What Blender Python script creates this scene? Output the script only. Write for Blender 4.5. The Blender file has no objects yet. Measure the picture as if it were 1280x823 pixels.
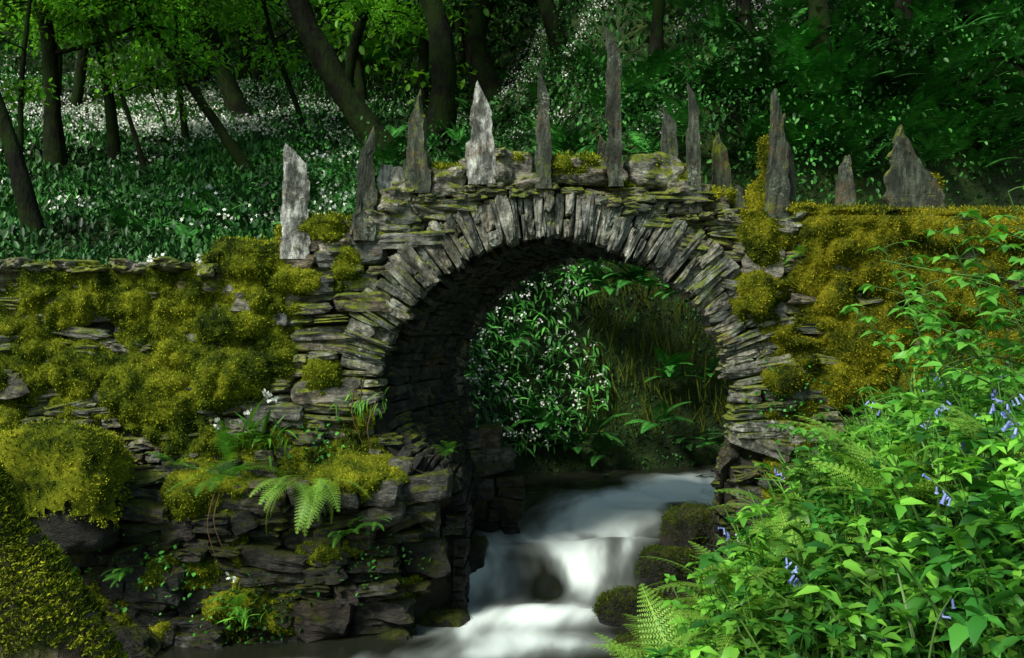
import bpy, math
import numpy as np
rng=np.random.default_rng(11)
S=155.5; F=1244.0
def X(u): return (u-640)/S
def Z(v): return (411.5-v)/S
scene=bpy.context.scene
# ------------------------------------------------------------------ helpers
def _h(ix,iy,iz):
    n=(ix*374761393+iy*668265263+iz*1274126177)&0xffffffff
    n=((n^(n>>13))*1274126177)&0xffffffff
    n=n^(n>>16)
    return (n&0xffff)/32767.5-1.0
def vnoise(p):
    p=np.asarray(p,float); i=np.floor(p).astype(np.int64); f=p-i; f=f*f*(3-2*f)
    x,y,z=i[...,0],i[...,1],i[...,2]; r=0
    for dx in (0,1):
        wx=f[...,0] if dx else 1-f[...,0]
        for dy in (0,1):
            wy=f[...,1] if dy else 1-f[...,1]
            for dz in (0,1):
                wz=f[...,2] if dz else 1-f[...,2]
                r=r+wx*wy*wz*_h(x+dx,y+dy,z+dz)
    return r
def fbm(p,o=4,s=1.0):
    p=np.asarray(p,float)*s; a=1;r=0;t=0
    for k in range(o):
        r=r+a*vnoise(p+k*17.3); t+=a; a*=.5; p=p*2.03
    return r/t
def p3(x,y,z=0.0):
    x,y,z=np.broadcast_arrays(np.asarray(x,float),y,z); return np.stack([x,y,z],-1)
def sm(t): t=np.clip(t,0,1); return t*t*(3-2*t)
class MB:
    def __init__(s): s.v=[];s.f=[];s.n=0
    def add(s,v,f):
        v=np.asarray(v,float).reshape(-1,3); f=np.asarray(f,np.int64)
        if len(v)==0 or len(f)==0: return
        s.v.append(v); s.f.append(f+s.n); s.n+=len(v)
    def inst(s,T,faces,pos,R,scale):
        N=len(pos)
        if N==0: return
        scale=np.asarray(scale,float)
        if scale.ndim==1: scale=scale[:,None]*np.ones(3)
        V=np.einsum('nij,nkj->nki',R,T[None]*scale[:,None,:])+pos[:,None,:]
        Fc=(faces[None]+(np.arange(N)*len(T))[:,None,None]).reshape(-1,faces.shape[1])
        s.add(V.reshape(-1,3),Fc)
    def build(s,name,mat,smooth=True,parent=None,attrs=None):
        me=bpy.data.meshes.new(name)
        V=np.concatenate(s.v); me.vertices.add(len(V)); me.vertices.foreach_set('co',V.astype(np.float32).ravel())
        sizes=np.concatenate([np.full(len(f),f.shape[1]) for f in s.f]); L=np.concatenate([f.ravel() for f in s.f])
        me.loops.add(len(L)); me.loops.foreach_set('vertex_index',L.astype(np.int32))
        st=np.concatenate([[0],np.cumsum(sizes)[:-1]])
        me.polygons.add(len(sizes)); me.polygons.foreach_set('loop_start',st.astype(np.int32))
        try: me.polygons.foreach_set('loop_total',sizes.astype(np.int32))
        except Exception: pass
        me.polygons.foreach_set('use_smooth',np.full(len(sizes),smooth))
        me.update(calc_edges=True)
        if attrs:
            for k,a in attrs.items():
                at=me.attributes.new(k,'FLOAT','POINT'); at.data.foreach_set('value',np.asarray(a,np.float32).ravel())
        me.materials.append(mat)
        ob=bpy.data.objects.new(name,me); scene.collection.objects.link(ob)
        if parent: ob.parent=parent
        return ob
def empty(name):
    o=bpy.data.objects.new(name,None); scene.collection.objects.link(o); return o
def norm(a): return a/np.maximum(np.linalg.norm(a,axis=-1,keepdims=True),1e-9)
def frames(d,nh=None):
    d=norm(np.asarray(d,float))
    if nh is None: nh=rng.normal(size=d.shape)
    x=norm(np.cross(d,nh)); z=np.cross(x,d)
    return np.stack([x,d,z],-1)
def rdir(n,up=0.0,spread=1.0):
    a=rng.normal(size=(n,3))*spread; a[:,2]+=up; return norm(a)
# ------------------------------------------------------------------ materials
class NT:
    def __init__(s,name):
        s.m=bpy.data.materials.new(name); s.m.use_nodes=True; s.t=s.m.node_tree; s.t.nodes.clear()
        s.out=s.n('ShaderNodeOutputMaterial')
    def n(s,k,**kw):
        o=s.t.nodes.new(k)
        for a,b in kw.items(): setattr(o,a,b)
        return o
    def l(s,a,b): s.t.links.new(a,b)
    def noise(s,scale,detail=6,rough=.6,sc=None,co=None):
        g=co
        if g is None: g=s.n('ShaderNodeTexCoord').outputs['Object']
        if sc:
            mp=s.n('ShaderNodeMapping'); mp.inputs['Scale'].default_value=sc; s.l(g,mp.inputs[0]); g=mp.outputs[0]
        o=s.n('ShaderNodeTexNoise'); o.inputs['Scale'].default_value=scale; o.inputs['Detail'].default_value=detail; o.inputs['Roughness'].default_value=rough
        s.l(g,o.inputs['Vector']); return o.outputs['Fac']
    def ramp(s,fac,stops):
        r=s.n('ShaderNodeValToRGB'); e=r.color_ramp.elements
        while len(e)<len(stops): e.new(.5)
        for i,(p,c) in enumerate(stops):
            e[i].position=p; e[i].color=(c,c,c,1) if np.isscalar(c) else (*c,1)
        s.l(fac,r.inputs[0]); return r.outputs[0]
    def mix(s,f,a,b,mode='MIX'):
        o=s.n('ShaderNodeMix',data_type='RGBA',blend_type=mode)
        for v,sock in ((f,o.inputs[0]),(a,o.inputs[6]),(b,o.inputs[7])):
            if isinstance(v,(int,float)): sock.default_value=v if sock==o.inputs[0] else (v,v,v,1)
            elif isinstance(v,tuple): sock.default_value=(*v,1)
            else: s.l(v,sock)
        return o.outputs[2]
    def math(s,op,a,b=0.0):
        o=s.n('ShaderNodeMath',operation=op)
        for v,k in ((a,0),(b,1)):
            if isinstance(v,(int,float)): o.inputs[k].default_value=v
            else: s.l(v,o.inputs[k])
        return o.outputs[0]
    def bump(s,h,st=.5,d=.02,nrm=None):
        o=s.n('ShaderNodeBump'); o.inputs['Strength'].default_value=st; o.inputs['Distance'].default_value=d
        s.l(h,o.inputs['Height'])
        if nrm is not None: s.l(nrm,o.inputs['Normal'])
        return o.outputs[0]
    def pr(s,col,rough=.9,nrm=None,spec=.3):
        p=s.n('ShaderNodeBsdfPrincipled')
        if isinstance(col,tuple): p.inputs['Base Color'].default_value=(*col,1)
        else: s.l(col,p.inputs['Base Color'])
        if isinstance(rough,(int,float)): p.inputs['Roughness'].default_value=rough
        else: s.l(rough,p.inputs['Roughness'])
        p.inputs['Specular IOR Level'].default_value=spec
        if nrm is not None: s.l(nrm,p.inputs['Normal'])
        return p.outputs[0]
    def done(s,sh): s.l(sh,s.out.inputs[0]); return s.m
def leafmat(name,c1,c2,tr=.3,rough=.5,var=.55,nscale=1.3,spec=.3):
    t=NT(name); g=t.n('ShaderNodeNewGeometry')
    col=t.ramp(g.outputs['Random Per Island'],[(0,c1),(1,c2)])
    nz=t.ramp(t.noise(nscale,3),[(.35,1-var),(.62,1.2)])
    col=t.mix(1.0,col,nz,'MULTIPLY')
    p=t.pr(col,rough,spec=spec)
    if tr<=0: return t.done(p)
    tl=t.n('ShaderNodeBsdfTranslucent'); t.l(t.mix(1.0,col,(1.3,1.25,.6),'MULTIPLY'),tl.inputs[0])
    ms=t.n('ShaderNodeMixShader'); ms.inputs[0].default_value=tr; t.l(p,ms.inputs[1]); t.l(tl.outputs[0],ms.inputs[2])
    return t.done(ms.outputs[0])
def stonemat(name,stops,moss=.5,lichen=.5,wet=True,grain=(1,1,3),gs=9,lsc=34):
    t=NT(name); g=t.n('ShaderNodeNewGeometry'); co=t.n('ShaderNodeTexCoord').outputs['Object']
    col=t.ramp(g.outputs['Random Per Island'],stops)
    a=t.noise(gs,6,.75,grain,co); col=t.mix(1.0,col,t.ramp(a,[(.34,.14),(.47,.62),(.60,1.3),(.72,2.2)]),'MULTIPLY')
    b=t.noise(lsc,5,.75,None,co)
    lf=t.math('MULTIPLY',t.ramp(b,[(.52,0),(.60,.9)]),t.ramp(t.noise(3.1,4,.65,None,co),[(.66-.25*lichen,0),(.76-.2*lichen,1)]))
    col=t.mix(lf,col,(.42,.48,.36))
    col=t.mix(t.ramp(t.noise(3.3,4,.65,(1,1,1.6),co),[(.54,0),(.72,.65)]),col,(.17,.10,.035))
    col=t.mix(t.ramp(t.noise(5.1,5,.7,(1.4,1.4,.6),co),[(.47,0),(.60,.82)]),col,(.022,.028,.018))
    sx=t.n('ShaderNodeSeparateXYZ'); t.l(g.outputs['Normal'],sx.inputs[0])
    up=t.math('MULTIPLY',sx.outputs[2],.24)
    mm=t.math('ADD',up,t.noise(2.2,6,.76,None,co))
    mk=t.ramp(mm,[(.72-.22*moss,0),(.80-.2*moss,1)])
    mc=t.ramp(t.noise(14,4,.7,None,co),[(.3,(.03,.055,.006)),(.5,(.12,.16,.012)),(.7,(.30,.32,.02))])
    col=t.mix(mk,col,mc)
    rough=.85
    if wet:
        sp=t.n('ShaderNodeSeparateXYZ'); t.l(co,sp.inputs[0])
        w=t.math('ADD',sp.outputs[2],t.math('MULTIPLY',t.noise(2,4,.6,None,co),1.0))
        mr=t.n('ShaderNodeMapRange'); mr.inputs[1].default_value=-1.1; mr.inputs[2].default_value=-.1; mr.inputs[3].default_value=.22; mr.inputs[4].default_value=1
        t.l(w,mr.inputs[0]); col=t.mix(1.0,col,mr.outputs[0],'MULTIPLY')
        r2=t.n('ShaderNodeMapRange'); r2.inputs[1].default_value=-1.6; r2.inputs[2].default_value=-.4; r2.inputs[3].default_value=.38; r2.inputs[4].default_value=.8
        t.l(w,r2.inputs[0]); rough=r2.outputs[0]
    h=t.math('ADD',t.math('MULTIPLY',a,1.0),t.math('MULTIPLY',b,.4))
    n=t.bump(h,1.0,.05)
    return t.done(t.pr(col,rough,n,.35))
M={}
M['stone']=stonemat('rubble_stone',[(0,(.11,.12,.115)),(.3,(.23,.235,.21)),(.6,(.33,.32,.27)),(.85,(.22,.17,.115)),(1,(.46,.46,.41))],moss=.75)
M['ring']=stonemat('arch_slate',[(0,(.10,.11,.105)),(.4,(.23,.24,.22)),(.7,(.28,.26,.21)),(1,(.42,.42,.37))],moss=.42,lichen=.8,grain=(1,1,1))
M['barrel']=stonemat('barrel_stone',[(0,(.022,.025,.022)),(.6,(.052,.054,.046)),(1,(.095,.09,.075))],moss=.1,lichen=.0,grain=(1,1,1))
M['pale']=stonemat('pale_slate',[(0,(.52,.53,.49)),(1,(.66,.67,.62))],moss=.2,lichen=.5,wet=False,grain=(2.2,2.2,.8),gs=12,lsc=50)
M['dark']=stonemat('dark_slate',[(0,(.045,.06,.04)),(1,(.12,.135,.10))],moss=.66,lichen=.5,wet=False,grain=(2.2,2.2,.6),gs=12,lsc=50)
M['cope']=stonemat('coping_stone',[(0,(.24,.23,.20)),(.5,(.42,.36,.31)),(1,(.46,.46,.41))],moss=.68,lichen=.9,wet=False)
M['rock']=stonemat('river_rock',[(0,(.045,.045,.036)),(1,(.10,.09,.07))],moss=.6,lichen=.1)
t=NT('mortar'); nz=t.noise(8,5); M['mortar']=t.done(t.pr(t.ramp(nz,[(.3,(.008,.008,.006)),(.7,(.035,.032,.02))]),.95,t.bump(nz,.8,.05)))
def mossmat(name,stops,island=True):
    t=NT(name); co=t.n('ShaderNodeTexCoord').outputs['Object']; g=t.n('ShaderNodeNewGeometry')
    a=t.noise(3.4,6,.7,None,co)
    if island: a=t.math('ADD',t.math('MULTIPLY',a,.75),t.math('MULTIPLY',g.outputs['Random Per Island'],.25))
    col=t.ramp(a,stops)
    sp=t.n('ShaderNodeSeparateXYZ'); t.l(co,sp.inputs[0])
    mr=t.n('ShaderNodeMapRange'); mr.inputs[1].default_value=1.2; mr.inputs[2].default_value=2.2; mr.inputs[3].default_value=0; mr.inputs[4].default_value=.6
    t.l(sp.outputs[0],mr.inputs[0])
    col=t.mix(mr.outputs[0],col,t.mix(1.0,col,(.95,.72,.6),'MULTIPLY'))
    f=t.noise(45,4,.8,None,co); col=t.mix(1.0,col,t.ramp(f,[(.3,.4),(.7,1.35)]),'MULTIPLY')
    return t.done(t.pr(col,.95,t.bump(f,1,.03),.1))
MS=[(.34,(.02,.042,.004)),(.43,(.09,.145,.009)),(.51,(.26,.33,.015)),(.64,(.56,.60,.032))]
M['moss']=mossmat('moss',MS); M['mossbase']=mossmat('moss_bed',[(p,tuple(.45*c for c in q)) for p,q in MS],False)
M['mossdark']=mossmat('dark_moss',[(.25,(.014,.03,.003)),(.5,(.05,.09,.009)),(.75,(.15,.20,.018))])
t=NT('bark'); co=t.n('ShaderNodeTexCoord').outputs['Object']; a=t.noise(7,6,.7,(1,1,.3),co)
col=t.ramp(a,[(.38,(.003,.0035,.002)),(.6,(.010,.011,.007)),(.8,(.035,.034,.022))]); col=t.mix(t.ramp(t.noise(1.5,4,.7,None,co),[(.40,0),(.55,.8)]),col,(.012,.026,.004))
M['bark']=t.done(t.pr(col,.95,t.bump(a,1,.08),.1))
t=NT('mossy_bark'); co=t.n('ShaderNodeTexCoord').outputs['Object']; a=t.noise(14,6,.75,(1,1,.5),co)
col=t.ramp(a,[(.36,(.02,.014,.008)),(.52,(.13,.095,.06)),(.70,(.38,.31,.21))]); col=t.mix(t.ramp(t.noise(5,5,.7,None,co),[(.50,0),(.60,.9)]),col,(.09,.11,.012))
M['mbark']=t.done(t.pr(col,.9,t.bump(a,1,.10)))
t=NT('soil'); co=t.n('ShaderNodeTexCoord').outputs['Object']; a=t.noise(1.5,5,.7,None,co)
col=t.ramp(a,[(.3,(.008,.014,.004)),(.5,(.02,.045,.009)),(.7,(.05,.09,.015))]); M['ground']=t.done(t.pr(col,.95,t.bump(t.noise(6,5,.7,None,co),1,.15)))
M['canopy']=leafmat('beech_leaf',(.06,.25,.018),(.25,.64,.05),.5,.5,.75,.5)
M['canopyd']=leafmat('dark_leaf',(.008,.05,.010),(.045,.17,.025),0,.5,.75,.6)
M['under']=leafmat('undergrowth_leaf',(.010,.065,.014),(.06,.22,.035),0,.5,.9,.6)
M['garlic']=leafmat('wild_garlic_leaf',(.025,.12,.02),(.09,.34,.05),.0,.4,.85,.7)
M['bankg']=leafmat('bank_garlic_leaf',(.025,.15,.02),(.09,.34,.05),0,.4,.7,1.6)
M['grass']=leafmat('grass_blade',(.05,.20,.02),(.15,.42,.045),.3)
M['herb']=leafmat('herb_leaf',(.06,.25,.02),(.23,.57,.06),.3,.45,.75,1.6)
M['herb2']=leafmat('elder_leaf',(.025,.14,.02),(.08,.31,.04),.3,.4,.6,2.0)
M['sap']=leafmat('sapling_leaf',(.06,.27,.03),(.19,.52,.07),.35,.4,.3,2.0)
M['fern']=leafmat('fern_leaf',(.07,.26,.025),(.16,.45,.05),.3,.5,.4,2)
M['fernl']=leafmat('pale_fern_leaf',(.12,.30,.03),(.30,.52,.07),.3,.5,.3,2)
M['fernd']=leafmat('shade_fern_leaf',(.02,.14,.02),(.07,.29,.04),.0,.5,.8,.8)
M['white']=leafmat('white_petal',(.65,.68,.60),(.85,.87,.82),.0,.5,.1)
M['blue']=leafmat('bluebell_petal',(.20,.26,.70),(.40,.50,.90),.3,.5,.2)
M['stem']=leafmat('green_stem',(.05,.12,.02),(.10,.22,.04),0)
M['twig']=leafmat('brown_twig',(.06,.035,.015),(.12,.07,.03),.0)
# ------------------------------------------------------------------ terrain
CH=np.array([(-3.5,-30,2.5),(-2.2,-9,1.6),(-1.7,-3,1.6),(-.65,-1,1.6),(.6,0,1.08),(.95,2.2,1.3),(1.5,3.2,1.5),(4,4.4,1.1),(9,5.5,1.0),(20,7,1.0),(60,12,1.0)],float)
def chan(x,y):
    x=np.asarray(x,float); y=np.asarray(y,float)
    best=np.full(x.shape,1e9); side=np.zeros(x.shape); prm=np.zeros(x.shape)
    for i in range(len(CH)-1):
        a,b=CH[i],CH[i+1]; dx,dy=b[0]-a[0],b[1]-a[1]; L2=dx*dx+dy*dy
        t=np.clip(((x-a[0])*dx+(y-a[1])*dy)/L2,0,1)
        px,py=a[0]+t*dx,a[1]+t*dy
        e=np.hypot(x-px,y-py)-(a[2]+t*(b[2]-a[2]))
        c=dx*(y-a[1])-dy*(x-a[0])
        m=e<best; best=np.where(m,e,best); side=np.where(m,np.sign(c),side); prm=np.where(m,i+t,prm)
    return best,side,prm
def H(x,y):
    x=np.asarray(x,float); y=np.asarray(y,float)
    e,sd,pr=chan(x,y)
    bed=np.interp(pr,[0,4.3,4.8,6.5,9],[-2.7,-2.65,-2.35,-2.15,-1.9])
    nz=fbm(p3(x,y,3.1),4,.55)
    s=.33+.55*sm((x+.5)/4.5)
    yy=y-3
    hn=.42+s*np.minimum(yy,18)+np.maximum(yy-18,0)*.62+nz*.22*np.clip(1+yy*.12,1,5)
    hn=np.where(y<3,.40+nz*.08,hn)
    hs=.55+.05*np.maximum(x-3,0)+nz*.12
    back=np.where(sd>0,hn,hs)
    off=np.where((y>-.3)&(y<2.4),.5,0.0)
    bk=bed+(back-bed)*sm((e-off)/1.15)
    fr=-2.5+1.6*sm(e/1.8)+.10*np.maximum(e,0)+nz*.12
    fl=-2.55+.25*sm(e/1.0)+.95*sm((-y-3.5)/1.5)*sm(e/.6)+nz*.08
    ft=np.where(sd>0,fl,fr); ft=np.where(e<0,bed+nz*.05,np.maximum(ft,bed))
    w=sm((y-.35)/1.0)
    return ft*(1-w)+bk*w
def ground_at(u,v):
    d=np.linspace(5,90,1500); x=(u-640)/F*d; z=(411.5-v)/F*d
    h=H(x,d-8); k=np.where((h>z)&(d>10.6))[0]
    i=k[0] if len(k) else len(d)-1
    return np.array([x[i],d[i]-8,h[i]])
def axis(segs):
    o=[]
    for a,b,st in segs: o+=list(np.arange(a,b,st))
    return np.array(o+[segs[-1][1]])
gx=axis([(-150,-30,8),(-30,-8,.6),(-8,8,.12),(8,30,.6),(30,150,8)]); gy=axis([(-60,-12,6),(-12,-6,.4),(-6,8,.12),(8,30,.4),(30,90,2),(90,220,10)])
GX,GY=np.meshgrid(gx,gy,indexing='ij'); GZ=H(GX,GY)
nx,ny=GX.shape
def gridf(nx,ny):
    i,j=np.meshgrid(np.arange(nx-1),np.arange(ny-1),indexing='ij'); a=(i*ny+j).ravel()
    return np.stack([a,a+ny,a+ny+1,a+1],-1)
m=MB(); m.add(np.stack([GX,GY,GZ],-1),gridf(nx,ny)); m.build('ground',M['ground'])
# ------------------------------------------------------------------ bridge
bridge=empty('stone_arch_bridge')
SK=.255
cu=[(575,830),(577,700),(578,640),(572,605),(545,580),(512,562),(484,535),(472,500),(471,480),(480,440),(495,405),(520,370),(555,338),(600,312),(650,297),(690,293),(740,300),(790,318),(840,348),(880,388),(905,430),(918,480),(922,530),(920,562),(898,580),(896,640),(897,830)]
cp=np.array([(X(u),Z(v)) for u,v in cu])
def resample(c,n):
    L=np.concatenate([[0],np.cumsum(np.hypot(*np.diff(c,axis=0).T))]); s=np.linspace(0,L[-1],n)
    q=np.stack([np.interp(s,L,c[:,0]),np.interp(s,L,c[:,1])],-1)
    for _ in range(12):
        q[1:-1]=q[1:-1]*.5+.25*(q[:-2]+q[2:])
    return q,s
C,CS=resample(cp,420)
T_=np.gradient(C,axis=0); T_=norm(T_); CN=np.stack([-T_[:,1],T_[:,0]],-1)
def inside(x,z,off=0.0):
    P=C+CN*off
    x=np.atleast_1d(x);z=np.atleast_1d(z); r=np.zeros(x.shape,bool)
    x1,z1=P[:-1,0],P[:-1,1]; x2,z2=P[1:,0],P[1:,1]
    X1=np.append(x1,P[-1,0]);Z1=np.append(z1,P[-1,1]);X2=np.append(x2,P[0,0]);Z2=np.append(z2,P[0,1])
    for a,b,c,d in zip(X1,Z1,X2,Z2):
        cr=((b>z)!=(d>z))&(x<(c-a)*(z-b)/(d-b+1e-12)+a); r^=cr
    return r
topu=[(-700,326),(0,331),(268,334),(285,312),(355,310),(372,288),(440,282),(446,264),(525,252),(532,240),(600,234),(780,233),(850,238),(862,248),(930,266),(1000,274),(1280,274),(2000,262)]
TU=np.array([(X(u),Z(v)) for u,v in topu])
def top(x): return np.interp(x,TU[:,0],TU[:,1])
def yface(x,z):
    x=np.asarray(x,float);z=np.asarray(z,float)
    nb=fbm(p3(x,z,7.7),3,1.1)
    pl=sm((-1.0-z+.18*nb)/.22)*(x<.4)*.30
    pl=pl-sm((-1.15-z)/.4)*sm((x+1.15)/.75)*(x<.4)*.50
    pr=sm((Z(578)-z)/.06)*(x>1.2)*.14
    bulge=.16*sm((-z-.1)/1.2)*sm((-1.2-x)/1.5)
    low=.10*sm((-1.2-z)/.5)*fbm(p3(x,z,17.7),3,2.2)
    return .10*nb-pl-pr-bulge+low
def cubegrid(n):
    g=np.linspace(-1,1,n+1); V=[];Fq=[];b=0
    for ax in range(3):
        for sg in (-1,1):
            A,B=np.meshgrid(g,g,indexing='ij'); P=np.zeros((n+1,n+1,3)); P[...,ax]=sg; P[...,(ax+1)%3]=A; P[...,(ax+2)%3]=B*sg
            f=gridf(n+1,n+1)+b; V.append(P.reshape(-1,3)); Fq.append(f); b+=(n+1)**2
    V=np.concatenate(V);Fq=np.concatenate(Fq)
    key=np.round(V*1000).astype(int); _,idx,inv=np.unique(key,axis=0,return_index=True,return_inverse=True)
    return V[idx],inv.reshape(-1)[Fq]
def rocktpl(n,k,amp,seed,sc=1.2,taper=0.0):
    V,f=cubegrid(n)
    r=(np.abs(V)**k).sum(1)**(1/k); V=V/r[:,None]
    d=fbm(V*sc+seed*9.7,3); V=V*(1+amp*d[:,None])
    V=V+amp*.8*np.stack([fbm(V*1.7+seed+11,3),fbm(V*1.7+seed+23,3),fbm(V*1.7+seed+37,3)],-1)
    if taper: V[:,2]*=1+taper*V[:,0]
    return V,f
ST=[rocktpl(6,9,.30,i) for i in range(18)]
VS=[rocktpl(6,14,.20,i+200,taper=.16) for i in range(14)]
SL=[rocktpl(3,10,.2,i+50) for i in range(10)]
RK=[rocktpl(14,3,.26,i+80) for i in range(5)]
def rotm(ax,an,az):
    cx,sx,cy,sy,cz,sz=np.cos(ax),np.sin(ax),np.cos(an),np.sin(an),np.cos(az),np.sin(az)
    o=np.zeros(np.shape(ax)+(3,3)) 
    o[...,0,0]=cz*cy;o[...,0,1]=cz*sy*sx-sz*cx;o[...,0,2]=cz*sy*cx+sz*sx
    o[...,1,0]=sz*cy;o[...,1,1]=sz*sy*sx+cz*cx;o[...,1,2]=sz*sy*cx-cz*sx
    o[...,2,0]=-sy;o[...,2,1]=cy*sx;o[...,2,2]=cy*cx
    return o
def put(mb,tpls,P,R,Sc):
    P=np.array(P);R=np.array(R);Sc=np.array(Sc); k=rng.integers(0,len(tpls),len(P))
    for i,(V,f) in enumerate(tpls):
        q=k==i
        if q.any(): mb.inst(V,f,P[q],R[q],Sc[q])
def face_stones(back=False):
    P=[];R=[];Sc=[]
    ringw=.36
    z=-2.75
    while z<1.3:
        lowz=z<-1.15
        hh=(rng.uniform(.13,.28) if lowz else (rng.uniform(.04,.10) if rng.random()<.55 else rng.uniform(.12,.24)))
        x=-6.5+rng.uniform(0,.3)
        while x<7.5:
            w=hh*rng.uniform(1.0,3.8 if not lowz else 2.2); w=min(max(w,.10),.52)
            h=hh; parts=1
            if hh>.09: parts=int(rng.choice([1,2,3],p=[.45,.35,.2])); h=hh/parts
            cx=x+w/2
            for part in range(parts):
                cz=z+h/2+part*h+.16*float(vnoise(np.array([cx*.6,z*.4,2.2])))+rng.normal()*.008
                tz=top(cx)
                if cz+h/2>tz+.03: continue
                pts_x=np.array([cx-w*.45,cx,cx+w*.45]); pts_z=np.full(3,cz)
                if inside(pts_x,pts_z,0.0).any(): continue
                if cz>Z(578):
                    dmin=np.min(np.hypot(C[:,0]-cx,C[:,1]-cz))
                    if dmin<ringw*.85 and not (cx<-.6 and cz<Z(515)): continue
                yf=float(yface(cx,cz)); dpt=.14
                y=yf+dpt-rng.uniform(-.01,.085)-.01-(rng.uniform(-.03,.08) if lowz else 0)
                if back: y=2.2-dpt+.03
                P.append((cx+(SK*2.2 if back else 0)+rng.normal()*.01,y,cz)); Sc.append((w/2*1.06,dpt,h/2*1.12))
                R.append(rotm(rng.normal()*.07,rng.normal()*(.16 if lowz else .08),rng.normal()*.12))
            x+=w+rng.uniform(.0,.01)
        z+=hh+.002
    return P,R,Sc
P,R,Sc=face_stones(); m=MB(); put(m,ST,P,R,Sc); m.build('front_wall_stones',M['stone'],False,bridge)
P,R,Sc=face_stones(True); m=MB(); put(m,SL,P,R,Sc); m.build('rear_wall_stones',M['stone'],False,bridge)
xs=np.arange(-6.6,7.6,.05); zs=np.linspace(0,1,80)
for nm,yb in (('front_wall_core',None),('rear_wall_core',2.1)):
    XX,TT=np.meshgrid(xs,zs,indexing='ij'); ZZ=-2.8+(top(XX)-.01+2.8)*TT
    YY=yface(XX,ZZ)+.07 if yb is None else np.full(XX.shape,yb)
    f=gridf(*XX.shape); V=np.stack([XX,YY,ZZ],-1).reshape(-1,3)
    c=V[f].mean(1); keep=~inside(c[:,0],c[:,2],.07)
    if yb is not None: V[:,0]+=SK*2.1
    mm=MB(); mm.add(V,f[keep]); mm.build(nm,M['mortar'],True,bridge)
XX,YY=np.meshgrid(xs,np.linspace(.1,2.12,20),indexing='ij'); ZZ=top(XX)-.05+.03*fbm(p3(XX,YY,1),3,3)
mm=MB(); mm.add(np.stack([XX+SK*YY,YY,ZZ],-1),gridf(*XX.shape)); mm.build('deck',M['ground'],True,bridge)
K=np.where(C[:,0]<.6,SK*sm((C[:,1]+1.25)/.45),SK)
ys=np.linspace(-.25,2.15,10); BX=(C[:,0]+CN[:,0]*.07)[:,None]+K[:,None]*ys[None]; BZ=np.repeat((C[:,1]+CN[:,1]*.07)[:,None],10,1)
BY=np.repeat(ys[None],len(C),0); yf0=yface(C[:,0]+CN[:,0]*.2,C[:,1]+CN[:,1]*.2)+.05; BY=np.maximum(BY,yf0[:,None])
mm=MB(); mm.add(np.stack([BX,BY,BZ],-1),gridf(*BX.shape)); mm.build('barrel_core',M['mortar'],True,bridge)
P=[];R=[];Sc=[]; s=0.02
while s<CS[-1]-.02:
    h=rng.uniform(.04,.075); i=int(np.interp(s+h/2,CS,np.arange(len(CS))))
    c=C[i]; n=CN[i]; tdir=T_[i]; k=K[i]
    y=yf0[i]+.02
    if c[1]>Z(530) : y+=.26
    y+=rng.uniform(0,.1)
    yd=norm(np.array([k,1,0.]))
    while y<2.2:
        L=rng.uniform(.12,.36); yc=y+L/2
        pos=np.array([c[0]+k*yc+n[0]*.06,yc,c[1]+n[1]*.06])
        ax=np.array([tdir[0],0,tdir[1]]); nn=norm(np.cross(ax,yd)); R.append(np.stack([yd,nn,norm(np.cross(yd,nn))],-1)@rotm(rng.normal()*.06,rng.normal()*.05,rng.normal()*.04))
        P.append(pos); Sc.append((L/2,.09+rng.uniform(-.015,.02),h/2*1.05)); y+=L+.006
    s+=h+.002
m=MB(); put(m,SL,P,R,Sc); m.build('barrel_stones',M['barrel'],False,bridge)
for yb,nm in ((0,'front_arch_ring'),(1,'rear_arch_ring')):
    P=[];R=[];Sc=[]
    i0=next(i for i in range(len(C)) if C[i,1]>Z(515) and C[i,0]<0); i1=max(i for i in range(len(C)) if C[i,1]>Z(556) and C[i,0]>1)
    s=CS[i0]
    while s<CS[i1]:
        h=rng.uniform(.03,.065) if rng.random()<.8 else rng.uniform(.07,.10); i=int(np.interp(s+h/2,CS,np.arange(len(CS))))
        c=C[i];n=CN[i];tg=T_[i]
        w0=(.36+.10*sm((c[0]-.3)/1.2)) 
        a=np.array([n[0],0,n[1]])
        split=[(0,1)] if rng.random()<.6 else [(0,rng.uniform(.35,.65))]
        if split[0][1]<1: split.append((split[0][1],1))
        for f0_,f1_ in split:
            w=w0*(f1_-f0_)*rng.uniform(.90,1.18); yy=.16-rng.uniform(.01,.075) if yb==0 else 2.08
            pos=np.array([c[0],0,c[1]])+a*(w0*(f0_+f1_)/2-rng.uniform(0,.02)); pos[1]=yy+(float(yface(pos[0],pos[2])) if yb==0 else 0)*.6
            if yb: pos[0]+=SK*2.2
            R.append(np.stack([a,np.array([0,1.,0]),np.cross(a,[0,1.,0])],-1)@rotm(rng.normal()*.04,rng.normal()*.06,rng.normal()*.07)); P.append(pos); Sc.append((w/2,.16,h/2*(1.16+.16*(f0_+f1_-1))*1.04))
        s+=h
    m=MB(); put(m,VS,P,R,Sc); m.build(nm,M['ring'],False,bridge)
cop=[(555,224,27,17),(590,214,16,12),(637,213,28,19),(620,190,7,5),(722,213,38,17),(817,217,34,20),(845,240,18,10),(490,258,26,14),(470,277,22,10),(510,232,16,9),(400,300,36,16),(420,318,30,10),(660,232,30,8),(790,240,26,7),(575,238,20,7),(895,256,22,11),(925,270,22,9),(880,244,14,10),(985,276,26,10)]
P=[];R=[];Sc=[]
for u,v,a,b in cop:
    P.append((X(u),.16+rng.uniform(-.03,.05),Z(v))); R.append(rotm(rng.normal()*.1,rng.normal()*.08,rng.normal()*.2)); Sc.append((a/S,.22,b/S*1.05))
u=-420
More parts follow.
